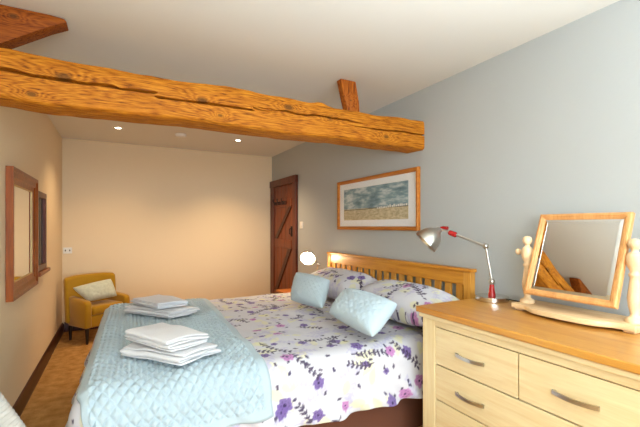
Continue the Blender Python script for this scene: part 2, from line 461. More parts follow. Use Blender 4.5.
# ================================================================ ROOF TIMBERS
def beam_mesh(x0, x1, yf, yb_, z0, z1):
    nx = 150
    cracks = [  # x start, x end, centre height as fraction, width, depth
        (x0-.1, .86, lambda t: .50 - .03*math.sin(3.1*t), .016, .06),
        (.74, 1.55, lambda t: .55 - .02*math.sin(5*t), .014, .06),
        (1.42, 2.3, lambda t: .47 + .02*math.sin(4*t), .012, .055)]
    def nse(a, k): return vnoise(np.array([a*3.0+k*7.3]), np.array([k*3.1]), 5)[0]
    rows = []
    for i in range(nx+1):
        x = x0+(x1-x0)*i/nx
        top = z1 + .022*nse(x, 1) + .008*nse(x*5, 2) + .022*math.exp(-((x-1.18)/.05)**2)
        bot = z0 + .018*nse(x, 3) + .006*nse(x*6, 4)
        fr = yf + .014*nse(x, 5); bk = yb_ + .01*nse(x, 6); h = top-bot
        pts = [(bk-.012, bot+.006), (fr+.02, bot), (fr+.006, bot+.008), (fr, bot+.022)]
        cz = []
        for xs, xe, fz, wd, dp in cracks:
            t = max(0, min(1, (x-xs)/.25))*max(0, min(1, (xe-x)/.22))
            cz.append((bot+h*fz(x), wd*(.35+.65*t)*(1+.5*nse(x*9, 9)), dp*t))
        # one crack slot per height order, kept apart
        cz.sort(key=lambda c: c[0])
        zprev = bot+.03
        for zc_, wd, dp in cz:
            zc_ = max(zc_, zprev+wd)
            for q in (-1, 0, 1):
                pts.append((fr+.002*nse(x*8+q, 8)+(dp if q == 0 else 0), zc_+q*wd*.5))
            zprev = zc_+wd
        pts += [(fr+.002*nse(x*7, 11), bot+h*.72), (fr+.004, top-.02), (fr+.012, top-.006), (fr+.03, top), (bk-.02, top+.004*nse(x*4, 12)), (bk, top-.015)]
        rows.append([(x, y, z) for y, z in pts])
    bm = BM(); vr = [[bm.verts.new(p) for p in r_] for r_ in rows]; n = len(vr[0])
    for A, B in zip(vr, vr[1:]):
        for k in range(n): bm.faces.new((A[k], A[(k+1) % n], B[(k+1) % n], B[k]))
    bm.faces.new(vr[0]); bm.faces.new(vr[-1][::-1])
    bmesh.ops.recalc_face_normals(bm, faces=bm.faces[:])
    return bm
yB0, yB1 = 2.21, 2.43
c_l, c_m, c_d = lin(210, 138, 36), lin(172, 98, 16), lin(98, 48, 8)
M_beam = beam_mat('old_oak_beam', [(x_-.75, yB0-2.32, z_-1.868, r_) for x_, z_, r_ in ((-.235, 2.005, .034), (.42, 1.99, .03), (.95, 2.03, .03), (1.25, 2.0, .02), (1.72, 1.93, .022), (.52, 1.92, .014), (-.36, 1.90, .02))], c_l, c_m, c_d)
o = obj('tie_beam', beam_mesh(XL+.001, XR-.001, yB0, yB1, 1.868, 2.093), M_beam, smooth=40)
tag(recenter(o, (.75, 2.32, 1.868)), 'long cracked oak tie beam crossing the room under the ceiling', 'beam')
M_brace = beam_mat('red_brown_brace', [(0, -.03, .2, .02)], lin(166, 92, 24), lin(138, 66, 12), lin(84, 34, 6))
bm = BM()
prism(bm, [(-.30, ZC-.001), (-.245, ZC-.006), (-.232, ZC-.022), (-.30, 2.288), (-.505, 2.152), (-.598, 2.092), (-.598, ZC-.001)], 'y', 2.325, 2.425, .006)
tag(recenter(obj('roof_brace', bm, M_brace, smooth=30), (-.45, 2.37, 2.1)), 'dark sloping timber brace between the ceiling and left end of the beam', 'brace')
bm = BM()
A = [(1.415, 2.352), (1.44, 2.351), (1.545, 2.346), (1.575, 2.2), (1.585, 2.082), (1.485, 2.082), (1.45, 2.2)]
A = [(x, min(z, ZC-.001)) for x, z in A]
prism(bm, A, 'y', 2.345, 2.405, .006)
M_strut = beam_mat('oak_strut', [(0, -.05, .11, .012)], lin(192, 112, 36), lin(158, 78, 16), lin(90, 38, 8), 'z')
tag(recenter(obj('roof_strut', bm, M_strut, smooth=30), (1.5, 2.38, 2.09)), 'short oak strut standing on the beam near its right end', 'strut')

# ================================================================ CEILING FITTINGS
def spotlight(x, y, label, watts):
    r = thing('recessed_spotlight', label, 'spotlight', (x, y, ZC), group='recessed ceiling spotlights')
    bm = BM(); lathe(bm, [(.045, -.001), (.045, -.005), (.036, -.009), (.032, -.004), (.030, -.001)], 28, Matrix.Translation((x, y, ZC))); obj('bezel', bm, M_chrome, r, smooth=40)
    bm = BM(); lathe(bm, [(.0295, -.001), (.027, -.006), (0, -.008)], 24, Matrix.Translation((x, y, ZC))); obj('bulb', bm, M_spotbulb, r, smooth=40)
    l = bpy.data.lights.new('spotlight_beam', 'SPOT'); l.energy = watts; l.color = (1, .72, .44); l.spot_size = math.radians(120); l.spot_blend = .9; l.shadow_soft_size = .03
    o = bpy.data.objects.new('spotlight_beam', l); COL.objects.link(o); o.parent = r; o.location = (0, 0, -.02)
    return r
spotlight(-.004, 4.648, 'recessed ceiling spotlight nearer the cream left wall', 27)
spotlight(1.308, 4.625, 'recessed ceiling spotlight nearer the plank door', 56)
bm = BM(); lathe(bm, [(.062, -.001), (.062, -.012), (.055, -.026), (.03, -.034), (0, -.036)], 32, Matrix.Translation((.643, 4.658, ZC)))
r = thing('smoke_alarm', 'round white smoke alarm on the ceiling between the two spotlights', 'smoke alarm', (.643, 4.658, ZC))
obj('housing', bm, M_white, r, smooth=35)
bm = BM(); lathe(bm, [(.016, -.033), (.016, -.040), (0, -.041)], 20, Matrix.Translation((.643, 4.658, ZC))); obj('test_button', bm, M_white, r, smooth=35)

# switch and socket
r = thing('light_switch', 'white light switch on the grey wall beside the door', 'light switch', (XR, 4.445, 1.25))
bm = BM(); box(bm, XR-.009, XR-.0005, 4.40, 4.49, 1.25, 1.34, .003); obj('plate', bm, M_white, r)
bm = BM(); box(bm, XR-.014, XR-.009, 4.435, 4.455, 1.28, 1.31, .002); obj('rocker', bm, M_white, r)
r = thing('wall_socket', 'white double socket plate on the back wall above the armchair', 'socket', (-.545, YB, .95))
bm = BM(); box(bm, -.590, -.50, YB-.010, YB-.0005, .948, 1.022, .003); obj('plate', bm, M_white, r)
for x in (-.567, -.523):
    bm = BM(); box(bm, x-.006, x+.006, YB-.013, YB-.0101, .975, .995, .001); obj('socket_inlet', bm, plain('socket_hole', lin(70, 60, 48), .6), r)

# ================================================================ LEFT WALL MIRROR
r = thing('wall_mirror', 'tall red-brown framed mirror on the cream left wall', 'mirror', (XL, 3.31, .82))
y0, y1, z0, z1 = 2.905, 3.715, .822, 1.645
Mx = Matrix.Translation((XL+.002, (y0+y1)/2, (z0+z1)/2)) @ Matrix.Rotation(PI/2, 4, 'Z')
bm = BM()
frame_bm(bm, y1-y0, z1-z0, .1, [(0, 0), (0, .038), (.022, .038), (.030, .030), (.062, .030), (.072, .022), (.098, .018), (.098, 0)])
bmesh.ops.transform(bm, matrix=Mx, verts=bm.verts[:]); obj('frame', bm, M_redwood_z, r, smooth=25)
bm = BM(); box(bm, XL+.003, XL+.012, y0+.09, y1-.09, z0+.09, z1-.09); obj('glass', bm, M_mirror, r)
bm = BM(); frame_bm(bm, y1-y0-.19, z1-z0-.19, .01, [(0, .0105), (0, .016), (.010, .016), (.010, .0105)])
bmesh.ops.transform(bm, matrix=Mx, verts=bm.verts[:]); obj('gilt_slip', bm, plain('gilt', lin(206, 168, 96), .4), r)

# ================================================================ PICTURE ON THE RIGHT WALL
r = thing('framed_picture', 'wide framed seaside picture hanging on the grey wall above the headboard', 'picture', (XR, 2.88, 1.24))
y0, y1, z0, z1 = 2.258, 3.50, 1.244, 1.748
Mx = Matrix.Translation((XR-.002, (y0+y1)/2, (z0+z1)/2)) @ Matrix.Rotation(-PI/2, 4, 'Z')
bm = BM(); frame_bm(bm, y1-y0, z1-z0, .03, [(0, 0), (0, .022), (.006, .028), (.020, .028), (.030, .020), (.034, .012), (.034, 0)])
bmesh.ops.transform(bm, matrix=Mx, verts=bm.verts[:]); obj('frame', bm, M_picwood, r, smooth=25)
bm = BM(); box(bm, XR-.009, XR-.003, y0+.03, y1-.03, z0+.03, z1-.03); obj('mount', bm, plain('white_mount_card', lin(238, 240, 242), .8), r)
m, nt, b = new_mat('seascape_print'); tc = N(nt, 'ShaderNodeTexCoord'); sp = N(nt, 'ShaderNodeSeparateXYZ')
nt.links.new(tc.outputs['Generated'], sp.inputs[0])
ns = N(nt, 'ShaderNodeTexNoise', Scale=3.2, Detail=7.0, Roughness=.62); mpp = N(nt, 'ShaderNodeMapping'); mpp.inputs['Scale'].default_value = (1, 1.6, 2.0)
nt.links.new(tc.outputs['Generated'], mpp.inputs[0]); nt.links.new(mpp.outputs[0], ns.inputs['Vector'])
sky = N(nt, 'ShaderNodeValToRGB'); el = sky.color_ramp.elements; el[0].position = .36; el[0].color = lin(84, 122, 136); el[1].position = .64; el[1].color = lin(206, 216, 216)
x = el.new(.5); x.color = lin(134, 164, 174)
nt.links.new(ns.outputs['Fac'], sky.inputs['Fac'])
ns2 = N(nt, 'ShaderNodeTexNoise', Scale=9.0, Detail=6.0, Roughness=.7); mp2 = N(nt, 'ShaderNodeMapping'); mp2.inputs['Scale'].default_value = (1, 2, 2.5)
nt.links.new(tc.outputs['Generated'], mp2.inputs[0]); nt.links.new(mp2.outputs[0], ns2.inputs['Vector'])
sand = N(nt, 'ShaderNodeValToRGB'); el = sand.color_ramp.elements; el[0].position = .38; el[0].color = lin(166, 152, 116); el[1].position = .6; el[1].color = lin(214, 200, 166)
nt.links.new(ns2.outputs['Fac'], sand.inputs['Fac'])
zw = N(nt, 'ShaderNodeMath', operation='MULTIPLY_ADD'); zw.inputs[1].default_value = .03; nt.links.new(ns2.outputs['Fac'], zw.inputs[0]); nt.links.new(sp.outputs['Z'], zw.inputs[2])
hz = N(nt, 'ShaderNodeMath', operation='GREATER_THAN'); hz.inputs[1].default_value = .37; nt.links.new(zw.outputs[0], hz.inputs[0])
mx = N(nt, 'ShaderNodeMix', data_type='RGBA'); nt.links.new(hz.outputs[0], mx.inputs['Factor']); nt.links.new(sand.outputs[0], mx.inputs['A']); nt.links.new(sky.outputs[0], mx.inputs['B'])
nt.links.new(mx.outputs['Result'], b.inputs['Base Color']); b.inputs['Roughness'].default_value = .6
bm = BM(); box(bm, XR-.0105, XR-.0091, 2.39, 3.385, 1.34, 1.655); art = obj('print', bm, m, r)
bm = BM()
for k in range(16):
    yy = 2.40+k*.026+random.uniform(0, .008); hh = random.uniform(.012, .024)*(1.25-k*.035); zz = 1.452-k*.0008
    box(bm, XR-.0109, XR-.0105, yy, yy+.018, zz, zz+hh)
obj('painted_cottages', bm, plain('white_cottage_paint', lin(232, 230, 222), .7), art)
bm = BM(); box(bm, XR-.0108, XR-.0105, 2.392, 2.95, 1.444, 1.453); box(bm, XR-.0107, XR-.0105, 2.95, 3.383, 1.440, 1.446); obj('painted_shoreline', bm, plain('shoreline_paint', lin(84, 92, 86), .7), art)
bm = BM(); box(bm, XR-.0135, XR-.0125, y0+.032, y1-.032, z0+.032, z1-.032); obj('glazing', bm, M_glass, r)

# ================================================================ BED
HX = 2.035
bed = thing('double_bed', 'double bed with slatted oak headboard standing against the grey wall', 'bed', (1.0, 2.69, 0))
BY0, BY1 = 1.77, 3.61
bm = BM(); box(bm, -.02, 2.03, BY0+.02, BY1-.02, .03, .34, .02); obj('divan_base', bm, M_brown, bed)
bm = BM(); box(bm, -.03, 2.03, BY0+.01, BY1-.01, .341, .56, .04, 3); obj('mattress', bm, M_mattress, bed)
hb = None
bm = BM(); box(bm, HX-.005, 2.088, 1.725, 3.665, .975, .998, .004); box(bm, HX+.006, 2.08, 1.79, 3.60, .885, .975, .003)
hb = obj('headboard_rail', bm, M_hb_y, bed)
bm = BM(); box(bm, HX+.006, 2.08, 1.79, 3.60, .42, .50, .003); obj('headboard_lower_rail', bm, M_hb_y, bed)
for y in (1.735, 3.60):
    bm = BM(); box(bm, HX, 2.085, y, y+.055, 0, .975, .004); obj('headboard_post', bm, M_hb_z, bed)
ns_ = 18
for i in range(ns_):
    y = 1.79+(1.81)*(i+.5)/ns_
    bm = BM(); box(bm, HX+.016, HX+.034, y-.028, y+.028, .50, .885, .003); obj('slat', bm, M_hb_z, bed)

# ---- floral print painted as colours on the cloth (flowers, branches, leaves)
CW = 760; CS = 3.04   # canvas cells, metres
base_c = np.array(lin(202, 201, 207)[:3]); canvas = np.tile(base_c, (CW, CW, 1)).astype(np.float64)
def blend(mask, x0, y0, col):
    h, w_ = mask.shape; sl = canvas[x0:x0+h, y0:y0+w_]; sl[:] = sl*(1-mask[..., None])+np.array(col)*mask[..., None]
def local(cx, cy, r):
    k = CW/CS; x0 = max(0, int((cx-r)*k)); x1 = min(CW, int((cx+r)*k)+1); y0 = max(0, int((cy-r)*k)); y1 = min(CW, int((cy+r)*k)+1)
    if x1 <= x0 or y1 <= y0: return None
    X, Y = np.meshgrid((np.arange(x0, x1)+.5)/k, (np.arange(y0, y1)+.5)/k, indexing='ij')
    return X-cx, Y-cy, x0, y0
def soft(d, e=.003): return np.clip(.5-d/e, 0, 1)
def flower(cx, cy, r, col, dark):
    L = local(cx, cy, r*1.3)
    if L is None: return
    X, Y, x0, y0 = L; a = np.arctan2(Y, X); d = np.hypot(X, Y); ph = random.uniform(0, 6)
    rr = r*(.86+.09*np.cos(5*a+ph)+.05*np.cos(9*a+ph*2)); blend(soft(d-rr)*.95, x0, y0, col)
    blend(soft(np.abs(d-r*.5)-.0022)*(.5+.5*np.cos(7*a+ph))*.6, x0, y0, dark)
    blend(soft(d-r*.2), x0, y0, dark)
def leaf(cx, cy, ln, wd, ang, col, al=.95):
    L = local(cx, cy, ln*.7)
    if L is None: return
    X, Y, x0, y0 = L; u = X*math.cos(ang)+Y*math.sin(ang); v = -X*math.sin(ang)+Y*math.cos(ang)
    t = np.clip(u/ln+.5, 0, 1); hw = wd*.5*np.sin(PI*t**.8); blend(soft(np.abs(v)-hw)*(np.abs(u) < ln*.5)*al, x0, y0, col)
def dab(cx, cy, r, col, al=.9):
    L = local(cx, cy, r*1.6)
    if L is None: return
    X, Y, x0, y0 = L; blend(soft(np.hypot(X, Y)-r)*al, x0, y0, col)
def branch(cx, cy, ang, ln, curl, col, lw=.0028, leaves=True, lsz=.03, al=.95):
    n = int(ln/.003); x, y, a = cx, cy, ang
    for i in range(n):
        dab(x, y, lw, col, al); x += .003*math.cos(a); y += .003*math.sin(a); a += curl*.003
        if leaves and i % 9 == 8:
            for s in (-1, 1):
                la = a+s*random.uniform(.6, 1.0); q = lsz*random.uniform(.7, 1.1)
                leaf(x+math.cos(la)*q*.6, y+math.sin(la)*q*.6, q, q*.5, la, col, al)
purple, dpurple = lin(112, 90, 152)[:3], lin(58, 44, 84)[:3]
pink, plum = lin(186, 126, 180)[:3], lin(70, 58, 84)[:3]
lilac, yellow = lin(184, 180, 204)[:3], lin(222, 218, 146)[:3]
cells = 16
for i in range(cells):
    for j in range(cells):
        cx = (i+.5+random.uniform(-.35, .35))*CS/cells; cy = (j+.5+random.uniform(-.35, .35))*CS/cells
        for k in range(2): leaf(cx+random.uniform(-.1, .1), cy+random.uniform(-.1, .1), random.uniform(.07, .12), random.uniform(.04, .06), random.uniform(0, 6), yellow, .42)
        for k in range(2): branch(cx+random.uniform(-.12, .12), cy+random.uniform(-.12, .12), random.uniform(0, 6.3), random.uniform(.10, .22), random.uniform(-9, 9), lilac, .003, True, .03, .8)
for i in range(cells):
    for j in range(cells):
        cx = (i+.5+random.uniform(-.4, .4))*CS/cells; cy = (j+.5+random.uniform(-.4, .4))*CS/cells
        q = random.random()
        if q < .62: branch(cx, cy, random.uniform(0, 6.3), random.uniform(.14, .26), random.uniform(-7, 7), plum, .003, True, .03)
        if q > .38: flower(cx+random.uniform(-.08, .08), cy+random.uniform(-.08, .08), random.uniform(.028, .044), purple if random.random() < .68 else pink, dpurple)
        elif q < .25:
            flower(cx+.07, cy-.06, .022, purple, dpurple)
        for k in range(3):
            la = random.uniform(0, 6); leaf(cx+random.uniform(-.12, .12), cy+random.uniform(-.12, .12), .032, .016, la, plum if k else dpurple)
def pattern(u, v):
    iu = np.clip((u*CW/CS).astype(int), 0, CW-1); iv = np.clip((v*CW/CS).astype(int), 0, CW-1)
    return canvas[iu, iv]

# ---- the draped cloth: top rectangle with rounded edges and hanging folds
TX0, TX1, TY0, TY1, TZ = -.055, 2.0, 1.835, 3.545, .607
def drape(S, T):
    """S along the bed from the foot, T across it; both in metres on the cloth, 0 at the top rectangle's foot/near edge"""
    LX, LY = TX1-TX0, TY1-TY0
    ds = np.where(S < 0, -S, 0.0); dt = np.where(T < 0, -T, np.where(T > LY, T-LY, 0.0))
    sg = np.where(T < 0, -1.0, 1.0)
    d = (ds**4+dt**4)**.25; nn = np.hypot(ds, dt)+1e-9; nx = -ds/nn; ny = sg*dt/nn
    cs = np.clip(S, 0, LX); ct = np.clip(T, 0, LY)
    # skew of the foot end
    x = TX0+cs + .05*((ct)/LY)*np.clip(1-cs/1.2, 0, 1); y = TY0+ct
    R = .125; q = np.minimum(d, R*PI/2); ext = np.maximum(d-R*PI/2, 0)
    per = S+T*1.0
    fold = (np.sin(per*21+3*vnoise(S*3, T*3, 3))*.5+np.sin(per*37+1.3)*.25+vnoise(per*9, per*0, 4))
    off = R*np.sin(q/R)+ext*.20+fold*np.clip(ext*5, 0, 1)*.045
    drop = R*(1-np.cos(q/R))+ext*.975
    top = np.clip(1-d/.2, 0, 1)
    puff = (vnoise(S*4.5, T*4.5, 21)*.022+vnoise(S*11, T*9, 22)*.010+vnoise(S*24+3*vnoise(S*6, T*6, 25), T*10, 23)*.005)*(.4+.6*top)
    return np.stack([x+nx*off, y+ny*off, TZ-drop+puff], -1)
def normals(P):
    du = np.gradient(P, axis=0); dv = np.gradient(P, axis=1); n = np.cross(du, dv); n /= np.linalg.norm(n, axis=-1, keepdims=True)+1e-12
    n *= np.sign(n[..., 2:3]+1e-3) if False else 1
    return n
st = .0062
S, T = np.meshgrid(np.arange(-.43, TX1-TX0-.01, st), np.arange(-.39, TY1-TY0+.39, st), indexing='ij')
P = drape(S, T)
me = grid_mesh('floral_duvet', P, colors=pattern(S+.5, T+.45))
o = obj('floral_duvet', me, M_floral)
md = o.modifiers.new('thickness', 'SOLIDIFY'); md.thickness = .012; md.offset = -1
tag(recenter(o, (1.0, 2.69, .56)), 'white duvet printed with purple flowers and branches, spread over the bed', 'duvet')

# ---- quilted runner
S, T = np.meshgrid(np.arange(-.10, .70, .0036), np.arange(-.30, TY1-TY0+.28, .0036), indexing='ij')
S2 = S*(1+.0*T)+.06*np.clip(T/1.8, 0, 1.1)*np.clip((S+.1)/.8, 0, 1)
P = drape(S2, T); n = normals(P)
p = .047; a = (S+T*.78)/p; b_ = (S-T*.78)/p
ra = np.abs(a-np.round(a)); rb = np.abs(b_-np.round(b_))
qh = np.clip(np.minimum(ra, rb)*3.0, 0, 1)**.65
bord = np.minimum.reduce([S+.10, .698-S, T+.30, TY1-TY0+.277-T]); edge = np.clip(bord/.05, 0, 1)
qh = np.where(bord < .045, .6*np.clip(bord/.012, 0, 1), qh)
P = P+n*(.009+.016*qh+.003*vnoise(S*30, T*30, 31))[..., None]
o = obj('quilted_runner', grid_mesh('quilted_runner', P), M_quilt)
md = o.modifiers.new('thickness', 'SOLIDIFY'); md.thickness = .006; md.offset = -1
tag(recenter(o, (.3, 2.69, .6)), 'pale blue diamond-quilted throw laid across the foot of the bed', 'bedspread')

# ---- pillows and cushions
def pillow_mesh(name, c, thick, n=70, pat=None, quilt=0, pinch=.02, ears=.04, seed=1, hang=0):
    """c: four corners bottom-left, bottom-right, top-right, top-left (seen from the foot); a closed stuffed bag"""
    BL, BR, TR, TL = [np.array(v, float) for v in c]
    u = np.linspace(-1, 1, n); U, V = np.meshgrid(u, u, indexing='ij')
    U = np.sin(U*PI/2)*.5+U*.5; V = np.sin(V*PI/2)*.5+V*.5
    # sides drawn in slightly, corners left as ears
    Uq = U*(1-pinch*(1-V**2)*np.abs(U)**1.0*0 - pinch*(1-np.abs(V)**2)*0); 
    su = (U*(1-pinch*(1-V*V)*(U*U)-ears*U*U*V*V)+1)/2; sv = (V*(1-pinch*(1-U*U)*(V*V)-ears*U*U*V*V)+1)/2
    pos = (BL*((1-su)*(1-sv))[..., None]+BR*(su*(1-sv))[..., None]+TR*(su*sv)[..., None]+TL*((1-su)*sv)[..., None])
    nrm = np.cross((BR-BL)+(TR-TL), (TL-BL)+(TR-BR)); nrm = nrm/np.linalg.norm(nrm)
    prof = (np.clip(1-np.abs(U)**3, 0, 1)*np.clip(1-np.abs(V)**3, 0, 1))**.45
    w1 = vnoise(U*3+seed, V*3, seed)*.10+vnoise(U*7+seed, V*5, seed+1)*.05
    if quilt:
        lu = su*np.linalg.norm(BR-BL)/quilt; lv = sv*np.linalg.norm(TL-BL)/quilt
        a = (lu+lv); b = (lu-lv)
        w1 = w1*.6+np.clip(np.minimum(np.abs(a-np.round(a)), np.abs(b-np.round(b)))*3, 0, 1)**.6*.06
    h = thick*.5*prof*(1+w1*1.2)
    F = pos+nrm*h[..., None]; B = pos-nrm*h[..., None]*.85
    me = bpy.data.meshes.new(name)
    idx = np.arange(n*n).reshape(n, n); bidx = idx.copy()+n*n
    bidx[0, :] = idx[0, :]; bidx[-1, :] = idx[-1, :]; bidx[:, 0] = idx[:, 0]; bidx[:, -1] = idx[:, -1]
    def quads(i, flip):
        q = np.stack([i[:-1, :-1], i[1:, :-1], i[1:, 1:], i[:-1, 1:]], -1).reshape(-1, 4)
        return q[:, ::-1] if flip else q
    q = np.vstack([quads(idx, False), quads(bidx, True)])
    allP = np.vstack([F.reshape(-1, 3), B.reshape(-1, 3)])
    me.vertices.add(len(allP)); me.vertices.foreach_set('co', allP.reshape(-1).astype(np.float32))
    me.loops.add(q.size); me.loops.foreach_set('vertex_index', q.reshape(-1).astype(np.int32))
    me.polygons.add(len(q)); me.polygons.foreach_set('loop_start', np.arange(0, q.size, 4, dtype=np.int32))
    me.update(calc_edges=True)
    if pat:
        u0, v0 = pat; cu = pattern(su*np.linalg.norm(BR-BL)+u0, sv*np.linalg.norm(TL-BL)+v0)
        at = me.color_attributes.new('pattern', 'FLOAT_COLOR', 'POINT'); c4 = np.ones((len(allP), 4), np.float32)
        c4[:n*n, :3] = cu.reshape(-1, 3); c4[n*n:, :3] = cu.reshape(-1, 3); at.data.foreach_set('color', c4.reshape(-1))
    bm = bmesh.new(); bm.from_mesh(me)
    loose = [v for v in bm.verts if not v.link_faces]; bmesh.ops.delete(bm, geom=loose, context='VERTS')
    bmesh.ops.recalc_face_normals(bm, faces=bm.faces[:]); bm.to_mesh(me); bm.free()
    me.shade_smooth(); return me
def stuffed(name, c, thick, mat, label, cat, group=None, **kw):
    me = pillow_mesh(name, c, thick, **kw); o = obj(name, me, mat)
    cc = np.mean(np.array(c), 0); recenter(o, (cc[0], cc[1], min(v[2] for v in c)))
    return tag(o, label, cat, group)
stuffed('bed_pillow', [(1.59, 3.46, .70), (1.60, 2.58, .70), (1.96, 2.60, .815), (1.96, 3.48, .80)], .22, M_floral,
        'floral pillow leaning on the headboard behind the smaller farther blue cushion', 'pillow', 'floral pillows at the headboard', n=150, pat=(.3, .4), seed=3)
stuffed('bed_pillow', [(1.59, 2.54, .70), (1.60, 1.70, .69), (1.96, 1.72, .80), (1.96, 2.56, .80)], .22, M_floral,
        'floral pillow leaning on the headboard beside the chest of drawers', 'pillow', 'floral pillows at the headboard', n=150, pat=(1.5, 1.2), seed=6)
stuffed('blue_cushion', [(1.203, 2.153, .717), (1.222, 1.688, .674), (1.484, 1.785, .814), (1.416, 2.27, .834)], .15, M_cush,
        'pale blue quilted cushion lying nearer the chest of drawers', 'cushion', 'pale blue cushions on the bed', n=90, quilt=.055, seed=9)
stuffed('blue_cushion', [(1.232, 2.832, .679), (1.31, 2.425, .679), (1.474, 2.6, .858), (1.368, 3.007, .882)], .14, M_cush,
        'pale blue quilted cushion propped up on the far side of the bed', 'cushion', 'pale blue cushions on the bed', n=90, quilt=.055, seed=12)

# ---- folded towels
def towel_mesh(L, Wd, layers, gap, seed, droop=.003, skew=0):
    """a cloth folded back and forth; local coords: folds at +-x, layers rise in z, width along y"""
    path = []; rturn = gap/2
    ns = 16
    for k in range(layers):
        z = gap*(k+.5); sgn = 1 if k % 2 == 0 else -1
        ext = L/2-rturn-random.uniform(0, .012)
        for i in range(ns+1):
            t = -1+2*i/ns; path.append((sgn*t*ext, z))
        if k < layers-1:
            for a in (30, 60, 90, 120, 150):
                path.append((sgn*(ext+rturn*math.sin(math.radians(a))), z+rturn*(1-math.cos(math.radians(a)))))
    path = np.array(path); m = len(path); nv = 28
    v = np.linspace(-1, 1, nv)
    P = np.zeros((m, nv, 3)); I = np.arange(m)[:, None]/m
    X = path[:, 0][:, None]*np.ones(nv); Zz = path[:, 1][:, None]*np.ones(nv)
    wv = Wd/2*(1+.05*np.sin(I*19+seed))
    Y = v[None, :]*wv+.006*np.sin(I*33+seed)
    lay = Zz/gap
    X = X+.013*vnoise(Y*9+seed, lay*1.3, seed)+skew*Y
    top = lay/layers
    Zz = Zz+top*(-droop*((X/(L/2))**4+(np.abs(Y)/(Wd/2))**4)*1.2 + .018*vnoise(X*8+seed, Y*8, seed+2)) + .003*vnoise(X*30, Y*30+lay, seed+5)
    P[..., 0] = X; P[..., 1] = Y; P[..., 2] = Zz
    return grid_mesh('towel', P)
def towel(name, x, y, z, rot, L, Wd, layers, gap, seed, label, group, tilt=0, skew=0, mat=None):
    o = obj(name, towel_mesh(L, Wd, layers, gap, seed, skew=skew), mat or M_towel)
    o.location = (x, y, z); o.rotation_euler = (0, tilt, rot)
    md = o.modifiers.new('pile', 'SOLIDIFY'); md.thickness = gap*.72; md.offset = 0
    sb = o.modifiers.new('soft', 'SUBSURF'); sb.levels = 1; sb.render_levels = 1
    return tag(o, label, 'towel', group)
towel('bath_towel', .225, 2.02, .642, math.radians(30), .24, .385, 4, .0135, 3, 'larger folded white towel at the bottom of the near towel stack', 'white towels on the bed', skew=-.15)
towel('hand_towel', .212, 2.03, .705, math.radians(22), .225, .355, 5, .0125, 8, 'folded white towel on top of the near towel stack', 'white towels on the bed', skew=-.12)
towel('bath_towel', .28, 3.02, .642, math.radians(30), .27, .44, 4, .0125, 13, 'larger folded white towel at the bottom of the far towel stack', 'white towels on the bed', skew=-.15)
towel('hand_towel', .262, 3.04, .702, math.radians(20), .23, .36, 4, .012, 18, 'folded white towel on top of the far towel stack', 'white towels on the bed', skew=-.1)

# ================================================================ CHEST OF DRAWERS
ch = thing('chest_of_drawers', 'light oak chest of drawers against the grey wall at the right', 'chest of drawers', (1.78, 1.03, 0))
X0, X1, Y0, Y1 = 1.49, 2.065, .475, 1.592
bm = BM(); box(bm, 1.462, 2.075, .447, 1.618, .806, .838, .006, 3); obj('top', bm, M_oak_top, ch)
bm = BM(); box(bm, 1.474, X1, Y0-.016, Y1+.014, .782, .804, .005, 3); obj('cornice', bm, M_oak_front, ch)
bm = BM()
box(bm, X0+.006, X1, Y0+.004, Y0+.022, .05, .781); box(bm, X0+.006, X1, Y1-.022, Y1-.004, .05, .781)
box(bm, X1-.012, X1, Y0+.022, Y1-.022, .05, .781); box(bm, X0+.03, X1-.012, Y0+.022, Y1-.022, .06, .078)
obj('carcass', bm, M_oak_z, ch)
bm = BM(); box(bm, X0+.022, X0+.028, Y0+.06, Y1-.06, .10, .76); obj('drawer_gap_shade', bm, M_black, ch)  # black sheet behind the fronts, standing in for shade between the drawers
for a, b in ((Y0, Y0+.092), (Y1-.092, Y1)):
    bm = BM(); box(bm, X0, X0+.06, a, b, 0, .781, .004); obj('corner_post', bm, M_oak_z, ch)
bm = BM(); box(bm, X0+.001, X0+.03, Y0+.092, Y1-.092, .747, .781, .002); obj('top_rail', bm, M_oak_front, ch)
bm = BM(); box(bm, X0+.001, X0+.03, Y0+.092, Y1-.092, .06, .14, .002); obj('plinth_rail', bm, M_oak_front, ch)
def handle(y, z, parent):
    bm = BM(); n = 14; Lh = .165
    lo = []
    for i in range(n+1):
        t = -1+2*i/n; d = .006+.020*(1-t*t); zz = z+.004*(0)
        lo.append((X0-d, y+t*Lh/2, zz))
    A = [[bm.verts.new((x+dx, yy, zz+dz)) for dx, dz in ((-.003, -.008), (-.003, .008), (.003, .008), (.003, -.008))] for x, yy, zz in lo]
    fs = []
    for a_, b_ in zip(A, A[1:]):
        for k in range(4): fs.append(bm.faces.new((a_[k], a_[(k+1) % 4], b_[(k+1) % 4], b_[k])))
    fs += [bm.faces.new(A[0]), bm.faces.new(A[-1][::-1])]
    bmesh.ops.recalc_face_normals(bm, faces=fs)
    for s in (-1, 1):
        yy = y+s*(Lh/2-.008); box(bm, X0-.010, X0+.002, yy-.006, yy+.006, z-.006, z+.006)
    obj('handle', bm, M_steel, parent, label='brushed steel arched handle')
def drawer(y0, y1, z0, z1, hs):
    bm = BM(); box(bm, X0+.003, X0+.021, y0+.002, y1-.002, z0+.002, z1-.002, .002)
    box(bm, X0+.03, X1-.03, y0+.012, y1-.012, z0+.015, z0+.03); 
    d = obj('drawer', bm, M_oak_front, ch)
    for hy in hs: handle(hy, (z0+z1)/2-.005, d)
drawer(1.026, 1.498, .548, .744, [1.272]); drawer(.569, 1.023, .548, .744, [.795])
drawer(.569, 1.498, .362, .545, [1.272, .795]); drawer(.569, 1.498, .144, .359, [1.272, .795])

